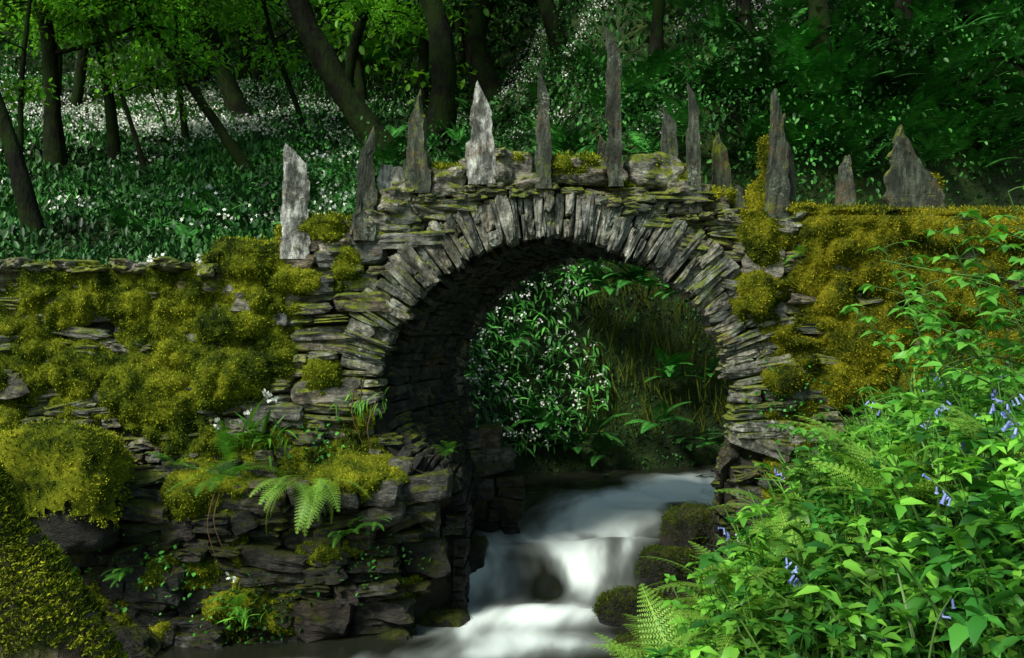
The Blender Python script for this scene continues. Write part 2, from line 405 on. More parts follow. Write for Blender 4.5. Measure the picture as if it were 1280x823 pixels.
while u<272:
    wd_=rng.uniform(14,34); P.append((X(u+wd_/2),.12+rng.uniform(-.05,.03),Z(334)+rng.uniform(-.02,.02))); R.append(rotm(rng.normal()*.06,rng.normal()*.05,rng.normal()*.12)); Sc.append((wd_/2/S*1.03,.26,rng.uniform(.018,.05))); u+=wd_
for x in np.arange(X(440),X(950),.24):
    P.append((x+SK*2.1,2.0,top(x)+.03)); R.append(rotm(rng.normal()*.05,rng.normal()*.05,rng.normal()*.1)); Sc.append((.14,.16,rng.uniform(.05,.10)))
m=MB(); put(m,[rocktpl(9,6,.26,i+20) for i in range(8)],P,R,Sc); m.build('coping_stones',M['cope'],False,bridge)
def slab(cx,y,vt,vb,wpx,tip,lean,mat,seed,thick=.055,wt=.5,yaw=0):
    n=8; nzs=34; zb=Z(vb); h=Z(vt)-zb; w=wpx/S/2
    g=np.linspace(-1,1,n+1)
    loop=[(a,-1) for a in g[:-1]]+[(1,b) for b in np.linspace(-1,1,4)[:-1]]+[(a,1) for a in g[::-1][:-1]]+[(-1,b) for b in np.linspace(1,-1,4)[:-1]]
    loop=np.array(loop); T=np.linspace(0,1,nzs); V=[]
    for t_ in T:
        ww=w*(1-(1-wt)*max(0,(t_-.25)/.75)**1.5)
        x=loop[:,0]*ww; yv=loop[:,1]*thick*(1-.35*t_)
        zmax=h*(1-abs(tip)*(.5+.5*np.sign(tip)*loop[:,0])*.34)
        V.append(np.stack([x+lean*t_*h,yv,t_*zmax],-1))
    V=np.array(V); Vf=V.reshape(-1,3); q=Vf+seed*3.1
    st=np.floor(Vf[:,2]*7+seed*.37+Vf[:,0]*3); stp=_h(st.astype(np.int64),np.full(len(Vf),seed),(Vf[:,0]>0).astype(np.int64))
    Vf[:,0]+=w*.20*fbm(np.stack([q[:,0]*6,q[:,1]*4,q[:,2]*12],-1),4)+w*.16*stp*np.sign(Vf[:,0])*(np.abs(Vf[:,0])>w*.3); Vf[:,1]+=thick*.7*fbm(np.stack([q[:,0]*14,q[:,1]*9,q[:,2]*4],-1),4); Vf[:,2]+=.06*fbm(np.stack([q[:,0]*26,q[:,1]*26,q[:,2]*0],-1),2)*(Vf[:,2]/h)**2
    L=len(loop); f=[]
    for k in range(nzs-1):
        for j in range(L): f.append((k*L+j,k*L+(j+1)%L,(k+1)*L+(j+1)%L,(k+1)*L+j))
    c0=np.array([Vf[-L:].mean(0)+[0,0,.01]]); Vf=np.concatenate([Vf,c0]); ci=len(Vf)-1
    cf=[((nzs-1)*L+j,(nzs-1)*L+(j+1)%L,ci) for j in range(L)]
    c,s_=math.cos(yaw),math.sin(yaw); Vf=np.stack([Vf[:,0]*c-Vf[:,1]*s_,Vf[:,0]*s_+Vf[:,1]*c,Vf[:,2]],-1)+[X(cx),y,zb]
    mb=MB(); mb.v=[Vf]; mb.f=[np.array(f),np.array(cf)]; mb.n=len(Vf)
    return mb.build('standing_stone',mat,False)
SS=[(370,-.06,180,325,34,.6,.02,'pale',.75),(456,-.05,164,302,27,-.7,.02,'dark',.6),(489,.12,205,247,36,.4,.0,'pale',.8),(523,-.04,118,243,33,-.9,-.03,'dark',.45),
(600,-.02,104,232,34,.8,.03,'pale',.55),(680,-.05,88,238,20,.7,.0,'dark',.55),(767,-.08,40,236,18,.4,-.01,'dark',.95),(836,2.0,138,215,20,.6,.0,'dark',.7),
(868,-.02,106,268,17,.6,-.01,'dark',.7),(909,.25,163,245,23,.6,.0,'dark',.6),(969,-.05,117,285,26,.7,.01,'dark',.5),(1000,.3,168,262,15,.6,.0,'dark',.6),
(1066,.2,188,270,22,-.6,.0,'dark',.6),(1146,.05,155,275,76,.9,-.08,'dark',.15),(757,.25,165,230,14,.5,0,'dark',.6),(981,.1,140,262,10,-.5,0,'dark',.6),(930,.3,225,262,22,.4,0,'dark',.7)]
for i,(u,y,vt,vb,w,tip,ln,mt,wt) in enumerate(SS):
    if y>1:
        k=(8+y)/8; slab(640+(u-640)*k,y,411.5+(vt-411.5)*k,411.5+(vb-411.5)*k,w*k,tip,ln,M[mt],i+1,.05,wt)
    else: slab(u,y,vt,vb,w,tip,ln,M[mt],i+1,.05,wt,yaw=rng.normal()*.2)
# ------------------------------------------------------------------ moss on walls
BL=[(110,378,74,28,.10),(30,405,44,24,.07),(20,470,44,32,.10),(110,462,56,32,.13),(195,492,64,46,.17),(285,472,56,40,.22),(240,440,44,32,.12),(300,397,48,28,.12),(345,440,24,40,.08),
(15,540,30,26,.10),(318,330,46,32,.17),(320,365,32,32,.11),(365,352,34,20,.11),(430,330,20,16,.08),(446,520,24,40,.14),(455,584,66,38,.2),(400,570,36,26,.12),(262,590,46,36,.13),(200,420,40,18,.07),(400,470,22,24,.06),
(60,435,40,18,.07),(250,700,60,18,.07),(330,745,50,26,.09),(180,775,80,24,.09),(420,680,34,16,.05),(500,730,30,16,.05),(240,540,50,16,.08),
(940,372,34,44,.17),(975,478,36,18,.12),(1045,300,66,32,.13),(1090,420,56,54,.15),(1055,480,40,38,.12),(1110,335,60,40,.14),(1010,330,28,44,.11),(950,290,32,44,.11),(1000,425,34,14,.09),(1040,370,30,40,.1),
(1180,290,110,24,.14),(1200,370,80,54,.14),(1230,470,90,64,.12),(1150,520,70,54,.12),(1400,330,160,60,.12)]
def mossh(x,z):
    b=np.full(np.shape(x),-1.0)
    nz=fbm(p3(x,z,4.4),4,2.6); nf=fbm(p3(x,z,9.4),3,9); nm=np.abs(fbm(p3(x,z,5.5),2,5))
    wx_=x+.16*fbm(p3(x,z,21.),3,2.4); wz_=z+.13*fbm(p3(x,z,33.),3,2.4)
    for u,v,ru,rv,a in BL:
        r2=((wx_-X(u))/(ru/S))**2+((wz_-Z(v))/(rv/S))**2
        rr=np.sqrt(r2)*(1+.5*nz)
        b=np.maximum(b,np.where(rr<1,a*np.maximum(1-rr**2,0)**.7,-(rr-1)*.3))
    dens=np.interp(x,[X(-50),X(330),X(400),X(470),X(900),X(960),X(1100)],[.035,.022,-.02,-.07,-.08,.02,.045])
    low=np.interp(z,[-2.6,-1.6,-1.0],[-.055,-.025,0])
    g=.24*fbm(p3(x,z,1.4),5,2.4)+dens-.02+low
    h=np.maximum(b,np.minimum(g,.06))+.25*np.clip(np.minimum(b+.06,g),0,.06)
    h=h-.3*np.exp(-(((x-X(130))/.58)**2+((z-Z(610))/.48)**2)**2)
    return np.where(h>-.03,h+.035*nf+.12*(nm-.2)*(h>.0),h)
xs=np.arange(X(-60),X(1420),.014); zs=np.arange(-2.55,1.0,.014)
XX,ZZ=np.meshgrid(xs,zs,indexing='ij'); hh=mossh(XX,ZZ)
dr=np.min(np.stack([np.hypot(XX-C[i,0],ZZ-C[i,1]) for i in range(0,420,14)]),0)
hh=np.where((dr<.30)&(ZZ>-1.0)&(ZZ<1.2)&(XX>-1.6)&(XX<2.0),hh-.10,hh)
hh=np.where(ZZ>top(XX)+.02,-.3,hh)
YY=yface(XX,ZZ)-.035-hh
V=np.stack([XX,YY,ZZ],-1)
f=gridf(*XX.shape); hv=hh.ravel(); V=V.reshape(-1,3); cc=V[f].mean(1)
keep=(hv[f].max(1)>-.015)&(~inside(cc[:,0],cc[:,2],.02))
f=f[keep]; used=np.unique(f); mp=np.full(len(V),-1); mp[used]=np.arange(len(used))
mo=empty('moss')
mm=MB(); mm.add(V[used],mp[f]); mm.build('moss_bed',M['mossbase'],True,mo)
TRI=np.array([(-.22,0,0),(.22,0,0),(0,1,0)],float); TF=np.array([[0,1,2]])
fz=MB(); fzd=MB()
def fuzz(mb,pts,nrm,size,jit=.55):
    d=norm(nrm+rng.normal(size=pts.shape)*jit+[0,0,.1]); s_=size*rng.uniform(.5,1.4,len(pts)); mb.inst(TRI,TF,pts-d*s_[:,None]*.15,frames(d),s_)
a,b,c=V[f[:,0]],V[f[:,1]],V[f[:,3]]; n=norm(np.cross(b-a,c-a)); n=np.where(n[:,1:2]>0,-n,n)
cen=V[f].mean(1); hf=hv[f].mean(1); ok=np.where(hf>-.012)[0]; k=ok[rng.integers(0,len(ok),210000)]
fuzz(fz,cen[k]+rng.normal(size=(len(k),3))*.006,n[k],.018)
lumps=[]
def lump(u,v,ru,rv,ry=.2,y=.1,dark=False,nf=6000):
    V0,f0=RK[rng.integers(0,5)]
    V1=V0*[ru/S,ry,rv/S]; V1=V1*(1+.22*fbm(V1*8+u,3)[:,None])+[X(u),y,Z(v)]
    n1=norm((V0)/[ru/S,ry,rv/S]); lumps.append((V1,f0,dark))
    k=rng.integers(0,len(V1),nf); fuzz(fzd if dark else fz,V1[k]+rng.normal(size=(nf,3))*.012,n1[k],.02)
for a in [(315,318,42,20,.26),(285,330,24,14,.2),(405,285,34,17,.22),(720,207,38,14,.2),(560,212,24,7,.15),(355,298,12,18,.1),(1045,270,60,12,.2),(1180,272,80,12,.22),(1260,272,60,12,.2),(960,262,22,38,.1),(962,215,9,42,.04),(860,225,14,20,.12),(1160,240,22,24,.06),(900,244,20,8,.15),(935,300,22,28,.1),(250,338,26,6,.15),(40,334,30,4,.15),(620,232,16,4,.1),(1330,272,60,14,.2),(1000,264,26,9,.2),(860,262,10,24,.05),(780,232,16,5,.1),(440,300,12,14,.06),(510,250,18,5,.1),(1110,270,40,9,.2),(640,198,18,5,.14),(815,202,18,5,.14),(480,246,16,5,.12)]:
    lump(*a,nf=int(2000+a[2]*80))
# ------------------------------------------------------------------ boulder
m=MB(); V0,f0=RK[1]; Vb=V0*[.42,.36,.44]; Vb=Vb*(1+.05*fbm(Vb*5,3)[:,None])+[X(130),-.66,Z(594)]; m.add(Vb,f0); m.build('mossy_boulder',M['rock'],True)
Vc=V0*[.44,.38,.43]; Vc=Vc*(1+.12*fbm(Vc*8,3)[:,None])+[X(130),-.67,Z(587)]
fc=f0[V0[f0].mean(1)[:,2]>-.45+.6*fbm(V0[f0].mean(1)*3,3)]; lumps.append((Vc,fc,False)); n1=norm(V0/[.45,.38,.36]); pool=np.unique(fc); k=pool[rng.integers(0,len(pool),16000)]; fuzz(fz,Vc[k]+rng.normal(size=(16000,3))*.012,n1[k],.02)
rocks=[(1.58,.72,-1.84,.25,.25,.27),(1.32,.36,-2.08,.23,.22,.25),(.98,.1,-2.34,.27,.2,.22),(1.35,-.15,-2.40,.3,.3,.2),(1.72,.2,-2.3,.25,.3,.25),(1.95,.0,-2.2,.25,.3,.3),(1.12,-.9,-2.38,.32,.28,.18),
(-.55,.15,-2.46,.2,.2,.16),(-2.9,-.7,-2.42,.3,.2,.2),(-3.5,-.7,-2.3,.4,.3,.25),(-.42,1.1,-2.1,.18,.2,.2),(-.35,3.9,-1.9,.3,.2,.15),(-.6,3.4,-1.8,.3,.2,.22),(-.2,4.4,-1.9,.25,.2,.15),(3.1,-.1,-1.2,.4,.2,.3)]
for i,r in enumerate(rocks):
    V0,f0=RK[i%5]; Rm=rotm(0,0,rng.uniform(0,6)); V1=(V0@Rm.T)*r[3:]; V1=V1*(1+.10*fbm(V1*6+i,3)[:,None])+r[:3]
    m=MB(); m.add(V1,f0); m.build('river_rock',M['rock'],True)
    nn=norm(V0@Rm.T/np.array(r[3:])); pool=np.where(nn[:,2]>.1)[0]; k=pool[rng.integers(0,len(pool),6000 if i<7 else 900)]
    fuzz(fzd,V1[k]+rng.normal(size=(len(k),3))*.01,nn[k],.018)
mm=MB()
for v_,f_,dk in lumps: mm.add(v_,f_)
mm.build('moss_cushions',M['mossbase'],True,mo)
fz.build('moss_fronds',M['moss'],False,mo); fzd.build('rock_moss_fronds',M['mossdark'],False,mo)
# ------------------------------------------------------------------ water
wx=np.arange(-6,6,.03); wy=np.concatenate([np.arange(-9,-2,.1),np.arange(-2,6.5,.025)])
WX,WY=np.meshgrid(wx,wy,indexing='ij')
def G(x,y,sx,sy,r=0.0):
    c,s=math.cos(r),math.sin(r); a=WX-x;b=WY-y; return np.exp(-((a*c+b*s)/sx)**2-((-a*s+b*c)/sy)**2)
lip=1.15+.20*np.sin(WX*2.3+1.2)+.22*fbm(p3(WX,0,0),3,1.8)
s_=(WY-lip+.75)/1.1
zw=-2.38+.33*sm(s_)+.035*np.clip(WY-1.3,0,9)+.12*sm((WY-1.9-.4*np.sin(WX*1.7+2))/.9)
zw+=.07*G(1.1,2.2,.6,.6)+.08*fbm(p3(WX*1.1,WY*.8,2),3,1.5)*np.clip(WY+.6,.12,1)
zw+=.06*G(.1,.30,.5,.20)+.03*G(.6,.2,.3,.15)
warp=.5*fbm(p3(WX,WY,8),2,.9)
wn=fbm(p3(WX*2.6+warp*2-.9*WY*(WY>1.6),WY*.9,1),4,1.0); wn2=fbm(p3(WX*7+warp*4,WY*1.3,3),3,1.0)
foam=1.9*G(1.5,2.8,1.15,.6,.45)+1.2*G(.5,1.8,.85,.42,.25)+1.3*G(2.4,3.9,1.0,.5,.5)
casc=np.exp(-((s_-.55)/.45)**2)*sm((1.4-WX)/.35)
foam+=casc*(.72+.4*G(-.1,.9,.3,.9)+.35*G(.95,.9,.3,.9)+.6*wn)
foam-=.50*G(.38,.85,.26,.22)+.35*G(1.25,1.0,.25,.3)
foam+=.95*G(.05,.20,.6,.25)+.7*G(-.15,-.25,.6,.38,-.5)+.50*G(-.6,-.80,1.0,.24,.25)+.45*G(.75,.3,.4,.2)+.38*G(.5,-.5,.7,.22,-.3)+.30*G(-1.6,-.95,.9,.14,.1)
foam*=(.78+.9*wn+.35*wn2)
foam-=.6*G(-.25,3.2,.5,.6)+.35*G(.9,3.7,.4,.2,.4)
foam=np.clip(foam,0,1.1)
e,_,_=chan(WX,WY); f=gridf(*WX.shape); ek=e.ravel()[f].min(1)<.75
m=MB(); m.add(np.stack([WX,WY,zw],-1),f[ek])
t=NT('stream_water'); at=t.n('ShaderNodeAttribute',attribute_name='foam'); ff=t.ramp(at.outputs['Fac'],[(.05,0),(.35,.22),(.7,.70),(1,1)])
nz=t.noise(3,3,.5,(2,.7,1)); nb=t.bump(nz,.15,.05)
wa=t.pr((.014,.016,.010),.2,nb,.4); wb=t.pr((.72,.82,.80),.7,None,.2)
ms=t.n('ShaderNodeMixShader'); t.l(ff,ms.inputs[0]); t.l(wa,ms.inputs[1]); t.l(wb,ms.inputs[2])
m.build('stream_water',t.done(ms.outputs[0]),True,None,{'foam':foam})
# ------------------------------------------------------------------ plant templates
L2=np.array([(0,0,0),(.26,.3,.06),(.22,.7,.03),(0,1,-.10),(-.22,.7,.03),(-.26,.3,.06)],float); L2F=np.array([(0,1,2,3),(0,3,4,5)])
def strip_leaf(n,w,droop,fold=.25,peak=.4,ser=0):
    V=[];Fq=[]
    for i in range(n+1):
        t_=i/n; ww=w*(math.sin(math.pi*t_**(math.log(.5)/math.log(peak))))+.004
        if ser and 0<i<n: ww*=1+ser*(1 if i%2 else -1)
        z=-droop*t_*t_+droop*.25*t_
        V+=[(-ww,t_-(.05 if ser else 0),z+fold*ww),(0,t_,z),(ww,t_-(.05 if ser else 0),z+fold*ww)]
    for i in range(n):
        a=3*i; Fq+=[(a,a+1,a+4,a+3),(a+1,a+2,a+5,a+4)]
    return np.array(V,float),np.array(Fq)
LEAF=strip_leaf(6,.24,.3,.35,.42,.10); STRAP=strip_leaf(6,.09,.6,.35,.5); BLADE=strip_leaf(6,.010,.6,.4,.35)
def fern_tpl(npin=20,sub=6,width=.26,droop=.5,wf=.36):
    V=[];Fq=[]
    def add(v,f): 
        b=len(V); V.extend(v); Fq.extend([tuple(b+i for i in q) for q in f])
    def rc(t_): return np.array([0,t_*(1-.10*t_),.42*t_-droop*t_*t_*1.05])
    for i in range(npin):
        a=rc(i/npin);b=rc((i+1)/npin); add([tuple(a+[-.006,0,0]),tuple(a+[.006,0,0]),tuple(b+[.005,0,0]),tuple(b+[-.005,0,0])],[(0,1,2,3)])
    for i in range(npin):
        t_=.12+.88*(i+.5)/npin; L=width*(min(1,(t_-.05)/.18))*(1-((t_-.12)/.9)**1.5)+.012; c=rc(t_); tg=norm(rc(min(1,t_+.02))-rc(t_-.02))
        for sg in (-1,1):
            d=norm(np.array([sg*1.0,0,0])+tg*.38); nn=norm(np.cross(d,tg))*sg; side=np.cross(nn,d)
            wid=.9/npin*wf
            if sub==0:
                m_=c+d*L*.4; e_=c+d*L+np.array([0,0,-.12*L]); add([tuple(c),tuple(m_+side*wid*1.1),tuple(e_),tuple(m_-side*wid*1.1)],[(0,1,2,3)])
            else:
                for k in range(sub):
                    f_=(k+.4)/sub; pl=wid*1.25*(1-f_*.75); p0=c+d*L*f_+np.array([0,0,-.14*L*f_*f_])
                    for s2 in (-1,1):
                        q=norm(side*s2+d*.5); hw=L/sub*.40
                        add([tuple(p0-d*hw),tuple(p0+d*hw*.7),tuple(p0+q*pl+d*hw*.4),tuple(p0+q*pl*.8-d*hw*.4)],[(0,1,2,3)])
    return np.array(V,float),np.array(Fq)
FERN=fern_tpl(15,7,.22,wf=.46); FERN0=fern_tpl(20,0,.26,wf=.45)
def fern(mb,base,n,size,tpl,el=(.5,1.1),az=None,azs=3.2):
    base=np.array(base,float); a=(rng.uniform(-azs,azs,n) if az is None else az+rng.uniform(-azs,azs,n)); e=rng.uniform(el[0],el[1],n)
    d=np.stack([np.cos(a)*np.cos(e),np.sin(a)*np.cos(e),np.sin(e)],-1); up=np.tile([0,0,1.],(n,1))
    mb.inst(tpl[0],tpl[1],np.tile(base,(n,1))+rng.normal(size=(n,3))*.02,frames(d,np.cross(np.cross(up,d),d)*-1+rng.normal(size=(n,3))*.15),size*rng.uniform(.7,1.1,n))
def upnormal(d):
    return np.tile([0,0,1.],(len(d),1))+rng.normal(size=d.shape)*.3
# ------------------------------------------------------------------ hillside vegetation
def vis_ground(n,ulo,uhi,vlo,vhi,ymin=2.4,ymax=45):
    y=ymin+(ymax-ymin)*rng.random(n)**1.9; d=y+8; x=(rng.uniform(ulo,uhi,n)-640)/F*d
    z=H(x,y); v=411.5-z/d*F
    k=(v>vlo)&(v<vhi); return np.stack([x,y,z],-1)[k]
P_=vis_ground(130000,-150,1430,-80,420,ymax=60)
d_=P_[:,1]+8
e,_,_=chan(P_[:,0],P_[:,1]); q=(e>.1); P_=P_[q]; d_=d_[q]
dr=rdir(len(P_),.9,.7); sz=rng.uniform(.06,.15,len(P_))*(d_/13)**.7
m=MB(); m.inst(L2*[.8,1,1],L2F,P_+[0,0,.02]+rng.random((len(P_),1))*[0,0,.22],frames(dr,upnormal(dr)),sz); m.build('hillside_undergrowth',M['under'],True)
P_=vis_ground(90000,-150,560,90,340); w=fbm(P_*[1,1,0],4,.45); P_=P_[w>-.10]; dr=rdir(len(P_),1.3,.6); sz=rng.uniform(.08,.18,len(P_))*((P_[:,1]+8)/14)**.5
m=MB(); m.inst(L2*[.45,1,1],L2F,P_+rng.random((len(P_),1))*[0,0,.15],frames(dr,upnormal(dr)),sz); m.build('hillside_wild_garlic',M['garlic'],True)
def star(n=6):
    V=[];Fq=[]
    for i in range(n):
        a=i*2*math.pi/n; c,s=math.cos(a),math.sin(a); b=len(V)
        V+=[(0,0,0),(.5*c-.2*s,.5*s+.2*c,.12),(c,s,.05),(.5*c+.2*s,.5*s-.2*c,.12)]; Fq.append((b,b+1,b+2,b+3))
    return np.array(V),np.array(Fq)
STAR=star()
def flowers(mb,P,rad,size,per=5):
    Q=np.repeat(P,per,0)+rng.normal(size=(len(P)*per,3))*rad; d=rdir(len(Q),.3); R=frames(d); R=R[:,:,[0,2,1]]
    mb.inst(STAR[0],STAR[1],Q,R,size*rng.uniform(.7,1.2,len(Q)))
m=MB()
P_=vis_ground(52000,-100,620,80,320); w=fbm(P_*[1,1,0],4,.6); v_=411.5-P_[:,2]/(P_[:,1]+8)*F; u_=640+P_[:,0]/(P_[:,1]+8)*F
pr_=np.clip(-.06+1.3*np.exp(-((v_-145)/38)**2)*np.exp(-((u_-190)/170)**2)+w*.4,0,1); P_=P_[rng.random(len(P_))<pr_]  # flowers crowded at upper left, their white also standing in for backlit glow
flowers(m,P_+[0,0,.27],.07,.032,4)
P_=vis_ground(12000,620,1000,0,190); w=fbm(P_*[1,1,0],3,.5); P_=P_[w>.05]; flowers(m,P_+[0,0,.3],.06,.022,4)
m.build('wild_garlic_flowers',M['white'],True)
def clumps(mb,cent,rad,n,size,flat=1.0,w=1.0):
    for c,r in zip(cent,rad):
        k=int(n*r*r); a=rdir(k)*(rng.random((k,1))**.45)*r*[1,1,flat]; a=a*(1+.7*fbm(a*1.3+c,2)[:,None])
        d=norm(a+rng.normal(size=a.shape)*r*.8-[0,0,.3*r]); mb.inst(L2*[w,1,1],L2F,c+a,frames(d,upnormal(d)),size*rng.uniform(.6,1.3,k))
m=MB(); m2=MB(); cs=[];rs=[]
for u,v,n_,sp in [(430,215,8,60),(640,160,14,110),(760,170,9,60),(560,210,8,60),(880,180,12,80),(960,220,11,70),(1080,180,12,90),(1200,200,10,90),(1050,90,12,120),(760,60,10,120),(300,285,3,50)]:
    for i in range(n_):
        g=ground_at(u+rng.normal()*sp,v+rng.normal()*30); cs.append(g+[0,0,rng.uniform(.1,.5)]); rs.append(rng.uniform(.3,.8))
clumps(m,cs[::2],rs[::2],620,.085); clumps(m2,cs[1::2],rs[1::2],620,.075); m.build('shrubs',M['canopyd'],True); m2.build('bramble_shrubs',M['fernd'],True)
m=MB()
for i in range(230):
    u=rng.uniform(430,1320); v=rng.uniform(20,250)
    if i<120: u=rng.uniform(950,1330)
    g=ground_at(u,v)
    if g[1]<2.5: continue
    fern(m,g+[0,0,.25],9,.8*rng.uniform(.7,1.2),FERN0,(.3,1.0))
for i in range(26):
    g=ground_at(rng.uniform(130,500),rng.uniform(230,325)); fern(m,g+[0,0,.1],8,.5,FERN0,(.3,1.0))
m.build('hillside_ferns',M['fernd'],True)
# ------------------------------------------------------------------ bank behind the arch
def bankpts(n,x0,x1,z0,z1):
    x=rng.uniform(x0,x1,n*4); y=rng.uniform(3.2,6.6,n*4); z=H(x,y); k=(z>z0)&(z<z1); P=np.stack([x,y,z],-1)[k]
    return P[:n]
m=MB(); mf=MB()
P_=bankpts(6500,-1.6,1.35,-1.6,1.6); P_=P_[P_[:,0]<1.1+.5*fbm(P_*[0,0,1],2,2)]
dr=norm(rng.normal(size=P_.shape)*.65+[0,-.75,-.05]); m.inst(*STRAP,P_+[0,-.05,.1],frames(dr,upnormal(dr)+[0,-.6,.4]),rng.uniform(.10,.20,len(P_)))
flowers(mf,P_[:620]+[0,-.24,.12],.028,.018,6)
m.build('bank_wild_garlic',M['bankg'],True); mf.build('bank_garlic_flowers',M['white'],True)
m=MB(); P_=bankpts(11000,-2.5,5,-1.9,2.0); dr=norm(rng.normal(size=P_.shape)*.6+[0,-.5,-.6]); m.inst(L2,L2F,P_,frames(dr,upnormal(dr)),rng.uniform(.03,.07,len(P_)))
m.build('bank_ivy',M['canopyd'],True)
m=MB()
for i in range(40):
    x=rng.uniform(-.8,3.2); y=rng.uniform(4.7,5.6); z=float(H(x,y))
    if i<16: x=rng.uniform(.2,2.6); z=rng.uniform(.35,.9); y=4.9
    fern(m,(x,y-.15,z+.05),7,.55,FERN0,(-.1,.9),-1.57,1.5)
m.build('bank_ferns',M['fernd'],True)
m=MB(); n_=1100; x=rng.uniform(.9,3.0,n_); x=x+.1*np.round(x*4)/4; z=rng.uniform(-1.2,1.0,n_); ycur=4.75+rng.uniform(-.2,.5,n_)
for it in range(14): 
    hz=H(x,ycur); ycur=np.where(hz>z,ycur-.08,ycur+.04)
dd=np.tile([0,-.12,-1.],(n_,1))+rng.normal(size=(n_,3))*.3; m.inst(*strip_leaf(4,.022,.05,.2,.5),np.stack([x,ycur-.05,z],-1),frames(dd,np.tile([0,-1.,0],(n_,1))),rng.uniform(.08,.4,n_)); m.build('hanging_moss',M['mossdark'],True)
# ------------------------------------------------------------------ trees
def tube(mb,path,rad,seg=12,rough=.12,seed=0,sub=6):
    path=np.array(path,float); n=len(path); tt=np.linspace(0,n-1,(n-1)*sub+1)
    pp=np.stack([np.interp(tt,np.arange(n),path[:,k]) for k in range(3)],-1)
    for _ in range(sub): pp[1:-1]=.5*pp[1:-1]+.25*(pp[:-2]+pp[2:])
    rr=np.interp(tt,np.arange(n),rad); tg=norm(np.gradient(pp,axis=0)) 
    ref=np.array([.3,1,.1]); a=norm(np.cross(tg,ref)); b=np.cross(tg,a); an=np.linspace(0,2*math.pi,seg,endpoint=False)
    ring=a[:,None]*np.cos(an)[None,:,None]+b[:,None]*np.sin(an)[None,:,None]
    V=pp[:,None]+ring*rr[:,None,None]
    if rough>0: V=V+ring*(rr[:,None,None]*rough*2*fbm(V*1.0/np.maximum(rr.max(),.05)*.6+seed,3)[...,None])
    N=len(pp); i,j=np.meshgrid(np.arange(N-1),np.arange(seg),indexing='ij'); A=(i*seg+j).ravel();B=(i*seg+(j+1)%seg).ravel()
    mb.add(V,np.stack([A,B,B+seg,A+seg],-1)); return pp
def tree(u0,v0,u1,rpx,mat,ytilt=.05,nl=9,leafn=420,hgt=9,lsize=.11,crad=1.1,low=.38,name='tree'):
    base=ground_at(u0,v0); d=base[1]+8
    zt=411.5/F*d; topx=(u1-640)/F*d; hgt_f=zt-base[2]
    sl=(topx-base[0])/max(hgt_f,1.0); r=rpx/F*d
    path=[];H_=max(hgt,hgt_f*1.25)
    for k in range(8):
        t_=k/7; path.append(base+[sl*H_*t_*(1.06-.06*t_)+.16*math.sin(k*1.7+u0)*r*6,ytilt*H_*t_,H_*t_-.3*(k==0)])
    root=empty(name); tb=MB(); rad=[r*(1.45 if k==0 else 1-.75*(k/7)) for k in range(8)]
    pp=tube(tb,path,rad,14,.16,u0*.1); lf=MB(); cs=[];rs=[]
    for i in range(nl):
        t_=low+(1-low)*(i+rng.random())/nl; p=pp[int(t_*(len(pp)-1))]; a=rng.uniform(0,6.28); L=rng.uniform(1.2,2.6)*(1.2-.5*t_)
        dv=np.array([math.cos(a),math.sin(a)*.8,rng.uniform(-.1,.5)]); rb=r*(1-.7*t_)*.40
        q=[p,p+dv*L*.35+[0,0,.05],p+dv*L*.7+[0,0,.12*L],p+dv*L+[0,0,.0*L]]; bp=tube(tb,q,[rb,rb*.7,rb*.4,.008],6,.1,i,4)
        for s in range(4):
            f_=.3+.23*s; c=bp[min(len(bp)-1,int(f_*(len(bp)-1)))]; cs.append(c+rng.normal(size=3)*.3); rs.append(rng.uniform(.4,crad))
            q2=c+rng.normal(size=3)*.5; tube(tb,[c,(c+q2)/2+[0,0,.08],q2],[.016,.012,.005],5,.1,s,2)
    clumps(lf,cs,rs,leafn,lsize,.4)
    tb.build('trunk_and_limbs',M['bark'],True,root); lf.build('crown',mat,True,root); return root
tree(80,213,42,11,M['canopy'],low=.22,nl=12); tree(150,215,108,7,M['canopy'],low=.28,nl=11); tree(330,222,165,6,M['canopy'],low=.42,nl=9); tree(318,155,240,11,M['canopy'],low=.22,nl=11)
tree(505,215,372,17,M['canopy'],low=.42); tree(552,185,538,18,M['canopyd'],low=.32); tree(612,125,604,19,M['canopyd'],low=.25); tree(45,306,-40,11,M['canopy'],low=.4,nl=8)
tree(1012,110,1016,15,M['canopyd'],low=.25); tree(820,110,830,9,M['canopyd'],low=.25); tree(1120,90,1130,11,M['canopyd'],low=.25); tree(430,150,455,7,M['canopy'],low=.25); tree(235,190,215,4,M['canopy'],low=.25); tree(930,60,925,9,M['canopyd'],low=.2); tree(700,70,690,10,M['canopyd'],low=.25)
tree(190,240,120,3.5,M['canopy'],low=.3,nl=6,hgt=6); tree(390,200,330,4,M['canopy'],low=.3,nl=6,hgt=7); tree(20,250,30,4,M['canopy'],low=.3,nl=6,hgt=7)
m=MB(); mt_=MB(); m2=MB()
for i in range(95):
    y=rng.uniform(20,60); x=(rng.uniform(-150,1430)-640)/F*(y+8)*1.15
    if i>60: x=(rng.uniform(-100,620)-640)/F*(y+8)
    z=float(H(x,y)); hh_=rng.uniform(6,11)
    tube(mt_,[(x,y,z-.3),(x+rng.normal()*.5,y,z+hh_*.5),(x+rng.normal(),y,z+hh_)],[.17,.12,.04],7,.1,i,3)
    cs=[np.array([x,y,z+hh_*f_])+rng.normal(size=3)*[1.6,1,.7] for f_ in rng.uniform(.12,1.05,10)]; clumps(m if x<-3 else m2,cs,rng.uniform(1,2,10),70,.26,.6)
wd=empty('distant_trees'); m.build('leaves',M['canopy'],True,wd); m2.build('shaded_leaves',M['canopyd'],True,wd); mt_.build('trunks',M['bark'],True,wd)
